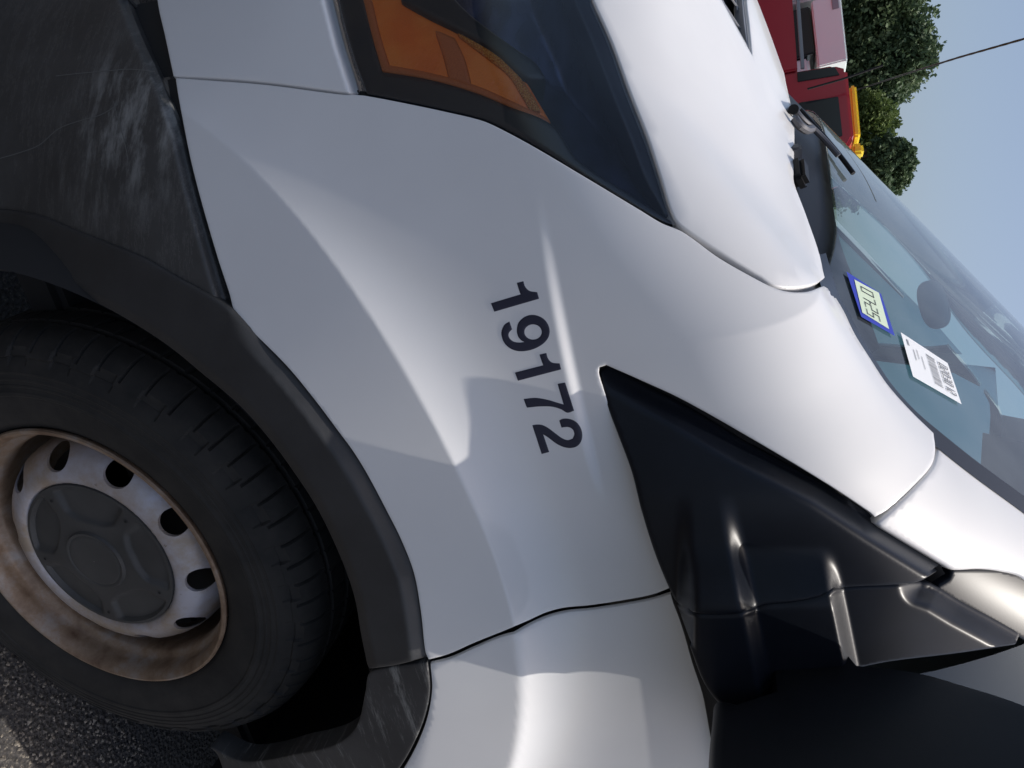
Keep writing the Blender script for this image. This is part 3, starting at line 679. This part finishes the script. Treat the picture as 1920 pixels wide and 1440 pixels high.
# ------------------------------------------------------------------ rest of the van: far side, cabin, roof, tail
box_pts = []
def shell_grid(name, xs, side, z0, z1, m, holes=(), parent=van, off=0.0, nz=40):
    zs = np.linspace(z0, z1, nz); pts = np.array([(x, z) for x in xs for z in zs]); P = from_side(pts, off, side); Fc = []; bad = np.abs(form(*P.T) - off) > .01
    for i in range(len(xs) - 1):
        for j in range(nz - 1):
            xm, zm = (xs[i] + xs[i + 1]) / 2, (zs[j] + zs[j + 1]) / 2
            if any(a < xm < b_ and c_ < zm < d for a, b_, c_, d in holes): continue
            if any(bad[q] for q in (i * nz + j, i * nz + j + 1, (i + 1) * nz + j + 1, (i + 1) * nz + j)): continue
            Fc.append((i * nz + j, i * nz + j + 1, (i + 1) * nz + j + 1, (i + 1) * nz + j))
    return mesh_obj(name, P, Fc, m, parent)
shell_grid('side_panel', np.linspace(-3.45, -1.15, 40), 1, .28, 1.82, PAINT)
def far_side(p, off=0.0): return from_side(p, off, -1)
def chaikin(P, k=2):
    P = np.array(P, float)
    for _ in range(k): Q = np.roll(P, -1, 0); P = np.stack([P * .82 + Q * .18, P * .18 + Q * .82], 1).reshape(-1, 2)
    return [tuple(q) for q in P]
W1 = [(-.44, 1.25), (-.44, 1.66), (-.36, 1.60), (-.05, 1.33), (.02, 1.25)]; W2 = [(-1.02, 1.22), (-1.02, 1.73), (-.8, 1.76), (-.49, 1.735), (-.49, 1.22)]
ARCH2 = [(.40 * math.cos(a), .33 + .40 * math.sin(a)) for a in np.linspace(-.05, math.pi + .05, 16)]
panel('far_side_panel', [(-3.45, .28), (-3.45, 1.78), (-.72, 1.78), (-.60, 1.76), (-.2, 1.47), (.05, 1.27), (.3, 1.11), (.5, 1.0), (.5, .30)] + ARCH2, PAINT, van, dom=far_side, g=.06, holes=[chaikin(W1), chaikin(W2)], thick=.02)
for w_ in (W1, W2):
    c_ = np.mean(w_, 0); panel('passenger_window', [tuple(c_ + (np.array(q) - c_) * 1.04) for q in w_], SGLASS, van, dom=far_side, g=.08, off=-.008, thick=.003)
shell_grid('driver_window', np.linspace(-1.13, -.13, 24), 1, 1.13, 1.55, SGLASS, off=-.008, nz=16)
shell_grid('window_frame', np.linspace(-1.15, -.60, 20), 1, 1.72, 1.84, PAINT, off=.0)
def plan_grid(name, x0, x1, w, m, off, nx=24, ny=16):
    xs = np.linspace(x0, x1, nx); ys = np.linspace(-w, w, ny); P = from_top([(x, y) for x in xs for y in ys], off)
    return mesh_obj(name, P, [(i * ny + j, i * ny + j + 1, (i + 1) * ny + j + 1, (i + 1) * ny + j) for i in range(nx - 1) for j in range(ny - 1)], m, van)
plan_grid('roof', -3.45, -.62, .66, PAINT, 0.0)
plan_grid('headliner', -3.40, -.66, .62, HEADL, -.05)
box('tail_wall', (-3.50, -.86, .3), (-3.42, .86, 1.84), PAINT, van, .02)
box('cargo_bulkhead', (-1.42, -.74, .4), (-1.38, .74, 1.84), GREYP, van, .01)
box('sun_leak_block', (-3.35, .66, .30), (-.50, .855, 1.02), DARK, van, .01)  # added block, keeps sun from leaking through the hollow side onto the ground
box('floor_pan', (-3.4, -.80, .30), (.45, .80, .36), DARK, van, .01)
box('dashboard', (-.30, -.74, .85), (.16, .74, 1.17), GREYP, van, .06, 4)
box('engine_bay_wall', (.05, -.78, .36), (.10, .78, 1.1), DARK, van, .01)
for sy in (-.42, .42):
    s_ = empty('seat'); s_.parent = van
    box('cushion', (-.95, sy - .24, .62), (-.45, sy + .24, .80), SEATM, s_, .05, 3)
    box('backrest', (-1.12, sy - .23, .78), (-.96, sy + .23, 1.10), SEATM, s_, .06, 3)
    box('headrest', (-1.13, sy - .13, 1.11), (-1.03, sy + .13, 1.24), SEATM, s_, .05, 5)
rv = rays((1750, 570))[0]; pc = CAM + rv * ((.02 - CAM[1]) / rv[1])
bm = bmesh.new(); bmesh.ops.create_icosphere(bm, subdivisions=4, radius=1)
for q in bm.verts: q.co = Vector((.014 * q.co.x, .066 * math.copysign(abs(q.co.y) ** .7, q.co.y), .024 * math.copysign(abs(q.co.z) ** .8, q.co.z)))
me = bpy.data.meshes.new('interior_mirror'); bm.to_mesh(me); bm.free(); me.shade_smooth(); vm = link('interior_mirror', me, PALEG, van); vm.location = Vector(pc); vm.rotation_euler = (0, .2, .35)

# ------------------------------------------------------------------ background lot
RED = mat('red_truck_paint', (.42, .012, .03), .3, coat=.6)
DKGL = mat('dark_truck_glass', (.02, .025, .03), .08)
YEL = mat('amber_beacon', (.85, .66, .04), .35)
WHT = mat('white_truck_paint', (.70, .77, .75), .8, spec=.1)
GREY = mat('grey_truck_trim', (.25, .26, .28), .45)
CHR = mat('chrome', (.75, .76, .78), .12, metal=1)
fh = np.array([-MR[0, 2], -MR[1, 2], 0]); fh /= np.linalg.norm(fh); rh = np.array([fh[1], -fh[0], 0])
def frame(px, py, dist, yaw=0):
    p = at(px, py, dist); c_, s_ = math.cos(yaw), math.sin(yaw); a = rh * c_ + fh * s_; b_ = fh * c_ - rh * s_
    M = Matrix.Identity(4)
    for r in range(3): M[r][0] = a[r]; M[r][1] = b_[r]; M[r][2] = (0, 0, 1)[r]; M[r][3] = p[r]
    M[2][3] = 0; return M
# red tow truck: seen side-on; local x runs to the right of the view, y away, z up
DT = 17.0
def wz(px, py, dist=DT): return at(px, py, dist)[2]
def place(o, M): o.matrix_world = M; return o
M = frame(1470, 130, DT, -.12)
tt = place(tag(empty('tow_truck'), 'red tow truck with dark windows and a yellow light bar on its roof', 'truck'), M)
def wedge(name, prof, y0, y1, m, parent, bev=.03):
    """outline in local x, z extruded in y, bevelled"""
    bm = bmesh.new(); a = [bm.verts.new((x, y0, z)) for x, z in prof]; f = bm.faces.new(a)
    r = bmesh.ops.extrude_face_region(bm, geom=[f]); bmesh.ops.translate(bm, verts=[q for q in r['geom'] if isinstance(q, bmesh.types.BMVert)], vec=(0, y1 - y0, 0))
    bmesh.ops.recalc_face_normals(bm, faces=bm.faces)
    if bev: bmesh.ops.bevel(bm, geom=list(bm.edges), offset=bev, segments=2, affect='EDGES', clamp_overlap=True)
    me = bpy.data.meshes.new(name); bm.to_mesh(me); bm.free(); me.shade_smooth(); me.set_sharp_from_angle(angle=math.radians(30)); return link(name, me, m, parent)
wedge('bed', [(-4.4, .55), (-4.4, 1.80), (.05, 1.86), (.05, .55)], 0, 2.2, RED, tt)
wedge('cab', [(.06, .55), (.06, 2.50), (.18, 2.74), (1.55, 2.78), (1.75, 2.66), (1.98, 1.75), (2.0, .55)], .02, 2.15, RED, tt, .06)
wedge('door_window', [(.72, 1.85), (.72, 2.55), (1.50, 2.58), (1.72, 1.85)], -.005, .03, DKGL, tt, .01)
wedge('rear_window', [(.10, 1.85), (.12, 2.52), (.30, 2.60), (.30, 1.85)], -.005, .03, DKGL, tt, .01)
wedge('windscreen', [(1.72, 2.6), (1.78, 2.62), (2.01, 1.82), (1.96, 1.78)], .15, 2.0, DKGL, tt, .01)
wedge('trim_rail', [(-4.4, 1.87), (-4.4, 1.94), (.04, 1.99), (.04, 1.92)], .0, .06, GREY, tt, .01)
lb = wedge('light_bar', [(.30, 2.80), (.30, 2.93), (1.35, 2.95), (1.35, 2.81)], .5, 1.6, YEL, tt, .04)
wedge('beacon', [(1.40, 2.80), (1.40, 3.0), (1.62, 3.02), (1.62, 2.80)], .7, 1.1, YEL, tt, .05)
for x in (-3.3, -2.2, 1.1):
    V, Fc = [], []
    for i in range(24):
        a = i / 24 * 6.2832
        for r, y in ((.18, .02), (.30, -.02), (.46, -.03), (.5, .03), (.5, .25)): V.append((x + r * math.cos(a), y, .5 + r * math.sin(a)))
    for i in range(24):
        for q in range(4): j = (i + 1) % 24; Fc.append((i * 5 + q, i * 5 + q + 1, j * 5 + q + 1, j * 5 + q))
    mesh_obj('wheel', V, Fc, RUBBER, tt)
tube('aerial', [(.62, -.3, 2.0), (.55, -.32, 2.6), (.42, -.34, 3.3)], .02, DARK, tt)
# white box truck parked behind it
M = frame(1470, 60, 20.5, -.10)
wt = place(tag(empty('box_truck'), 'white box truck with chrome stack parked behind the red truck', 'truck'), M)
wedge('cargo_box', [(-.62, 2.35), (-.70, 2.98), (.92, 3.04), (.98, 2.42)], 0, 2.2, WHT, wt, .03)
wedge('box_panel', [(-.55, 2.78), (-.56, 2.92), (-.32, 2.93), (-.31, 2.79)], -.02, .01, GREY, wt, .005)
wedge('chassis', [(-4.0, .6), (-4.0, 1.6), (1.3, 1.6), (1.3, .6)], .1, 2.1, GREY, wt)
wedge('cab', [(-4.2, .6), (-4.2, 2.98), (-.85, 2.95), (-.78, .6)], .3, 2.2, WHT, wt, .06)
wedge('cab_window', [(-2.4, 2.45), (-2.4, 2.82), (-.95, 2.80), (-.90, 2.45)], .27, .31, DKGL, wt, .01)
wedge('sleeper_panel', [(-.55, 1.75), (-.6, 2.33), (.55, 2.38), (.62, 1.8)], .15, 2.1, DKGL, wt, .03)
wedge('side_tank', [(.63, 1.85), (.6, 2.25), (1.0, 2.28), (1.05, 1.9)], .2, .9, WHT, wt, .06)
tube('exhaust_stack', [(-1.1, -.1, 1.4), (-1.1, -.1, 2.28), (-.72, -.1, 2.30)], .11, CHR, wt, 16)
tube('exhaust_stack', [(-2.4, -.1, 2.22), (-.80, -.1, 2.24)], .13, CHR, wt, 16)

# trees: tapered trunk, limbs, and thousands of leaf-sized faces in clumps
def leafmat(name, lo, mid, hi):
    m = bpy.data.materials.new(name); m.use_nodes = True; n = m.node_tree.nodes; l = m.node_tree.links; b = n['Principled BSDF']
    tc = n.new('ShaderNodeTexCoord'); no = n.new('ShaderNodeTexNoise'); no.inputs['Scale'].default_value = .9; no.inputs['Detail'].default_value = 8; no.inputs['Roughness'].default_value = .75
    r = n.new('ShaderNodeValToRGB'); e = r.color_ramp.elements; e.new(.5)
    for q, (p, c) in zip(e, ((.32, lo), (.52, mid), (.72, hi))): q.position = p; q.color = (*c, 1)
    l.new(tc.outputs['Object'], no.inputs['Vector']); l.new(no.outputs['Fac'], r.inputs[0]); l.new(r.outputs[0], b.inputs['Base Color'])
    b.inputs['Roughness'].default_value = .6; b.inputs['Specular IOR Level'].default_value = .3
    tl = n.new('ShaderNodeBsdfTranslucent'); l.new(r.outputs[0], tl.inputs[0]); mx = n.new('ShaderNodeMixShader'); mx.inputs[0].default_value = .25
    l.new(b.outputs[0], mx.inputs[1]); l.new(tl.outputs[0], mx.inputs[2]); l.new(mx.outputs[0], n['Material Output'].inputs[0]); return m
LEAF_A = leafmat('dark_oak_leaves', (.035, .065, .035), (.085, .135, .065), (.18, .22, .11))
LEAF_B = leafmat('olive_leaves', (.045, .075, .02), (.11, .16, .045), (.20, .25, .07))
BARK = mat('bark', (.10, .08, .06), .9)
n, l, b = nodes(BARK); v = coord(BARK, (3, 3, .6)); bump(BARK, noise(BARK, v, 8, 6), .8, .05)
def tree(name, label, blobs, leaf, n_leaf, size, m, base, group='trees beyond the trucks'):
    """blobs: (centre, radius) of leaf clumps in world space"""
    root = tag(empty(name, base), label, 'tree', group)
    bx, by = base[0], base[1]; top = max(c[2] for c, r in blobs)
    bv = []
    t = tube('trunk', [(0, 0, 0), (.1, .05, top * .25), (-.1, .1, top * .5), (.05, 0, top * .8)], [.45, .36, .26, .1], BARK, root, 10)
    for c, r in blobs[::3]:
        tube('limb', [(0, .05, top * .35), ((c[0] - bx) * .5, (c[1] - by) * .5, (top * .35 + c[2]) / 2 + .3), (c[0] - bx, c[1] - by, c[2])], [.14, .09, .03], BARK, root, 6)
    w = np.array([r ** 2 for c, r in blobs]); w /= w.sum(); pick = rng.choice(len(blobs), n_leaf, p=w)
    C_ = np.array([c for c, r in blobs])[pick]; R_ = np.array([r for c, r in blobs])[pick]
    d = rng.normal(size=(n_leaf, 3)); d /= np.linalg.norm(d, axis=1, keepdims=True)
    rad = R_ * (1 - .55 * rng.random(n_leaf) ** 2.2) * (1 + .22 * np.sin(d[:, 0] * 9 + pick) * np.sin(d[:, 2] * 8))
    rad = np.where(rng.random(n_leaf) < .06, rad * rng.uniform(1.0, 1.35, n_leaf), rad)
    P = C_ + d * rad[:, None] * np.array([1, 1, .85]) - np.array([bx, by, 0])
    a = rng.normal(size=(n_leaf, 3)); a /= np.linalg.norm(a, axis=1, keepdims=True); q = rng.normal(size=(n_leaf, 3)); bb = np.cross(a, q); bb /= np.linalg.norm(bb, axis=1, keepdims=True)
    s = size * rng.uniform(.5, 1.3, n_leaf)[:, None]
    V = np.stack([P - a * s, P + bb * s * .55, P + a * s, P - bb * s * .55], 1).reshape(-1, 3)
    me = bpy.data.meshes.new('crown'); me.vertices.add(len(V)); me.vertices.foreach_set('co', V.ravel()); me.loops.add(n_leaf * 4); me.loops.foreach_set('vertex_index', np.arange(n_leaf * 4))
    me.polygons.add(n_leaf); me.polygons.foreach_set('loop_start', np.arange(n_leaf) * 4); me.update(calc_edges=True)
    link('crown', me, leaf, root); return root
def clumps(pix, dist, jit=1.2):
    out = []
    for px, py, rp in pix:
        D = dist + random.uniform(-jit, jit); c = at(px, py, D); out.append((c, rp * D / FPX * 1.08))
    return out
A = [(1500,-60,60),(1560,-70,70),(1640,-60,70),(1700,-40,45),(1520,20,55),(1590,10,70),(1650,20,60),(1690,40,45),(1715,70,30),(1570,75,60),(1630,90,60),(1680,100,50),(1720,105,32),(1560,140,55),(1610,150,60),(1660,150,45),(1690,140,35),(1560,205,50),(1610,210,50),(1645,200,35),(1480,60,50),(1500,150,50),(1520,220,50),(1655,185,25),(1735,95,18),(1740,110,14)]
p = at(1420, 60, 36); tree('oak_tree', 'tall dark green oak rising above the white box truck', clumps(A, 36), LEAF_A, 95000, .10, None, (p[0], p[1], 0))
B = [(1560,255,55),(1600,250,50),(1635,235,38),(1570,290,50),(1612,285,42),(1640,270,28),(1580,330,45),(1530,280,50),(1630,215,36),(1655,215,22),(1660,250,16)]
p = at(1420, 270, 33); tree('olive_tree', 'lighter olive green tree between the dark oak and the small round tree', clumps(B, 33, .8), LEAF_B, 46000, .085, None, (p[0], p[1], 0))
Cc = [(1660,290,28),(1685,290,24),(1695,305,20),(1665,320,26),(1640,330,28),(1690,325,18),(1675,345,18),(1610,345,35),(1650,360,20)]
p = at(1420, 315, 31); tree('round_tree', 'small round dark tree nearest the windshield edge', clumps(Cc, 31, .6), LEAF_A, 26000, .08, None, (p[0], p[1], 0))
# power cable sagging across the sky into the trees
pts = [at(*q) for q in ((2100,10,13.0),(1920,73,15.5),(1800,107,17.5),(1700,138,20),(1620,164,23),(1560,180,26),(1500,195,29))]
CABLE = mat('black_cable', (.012, .012, .013), .6)
P = np.array(pts); dense = np.array([[np.interp(t, np.arange(len(P)), P[:, k]) for k in range(3)] for t in np.linspace(0, len(P) - 1, 120)])
cab = tag(empty('power_cable', dense[0]), 'twisted black overhead power cable crossing the sky towards the trees', 'cable')
for ph in (0, math.pi):
    tw = [tuple(q - dense[0] + np.array([0, math.cos(i * .9 + ph) * .018, math.sin(i * .9 + ph) * .018])) for i, q in enumerate(dense)]
    tube('conductor', tw, .017, CABLE, cab, 6)
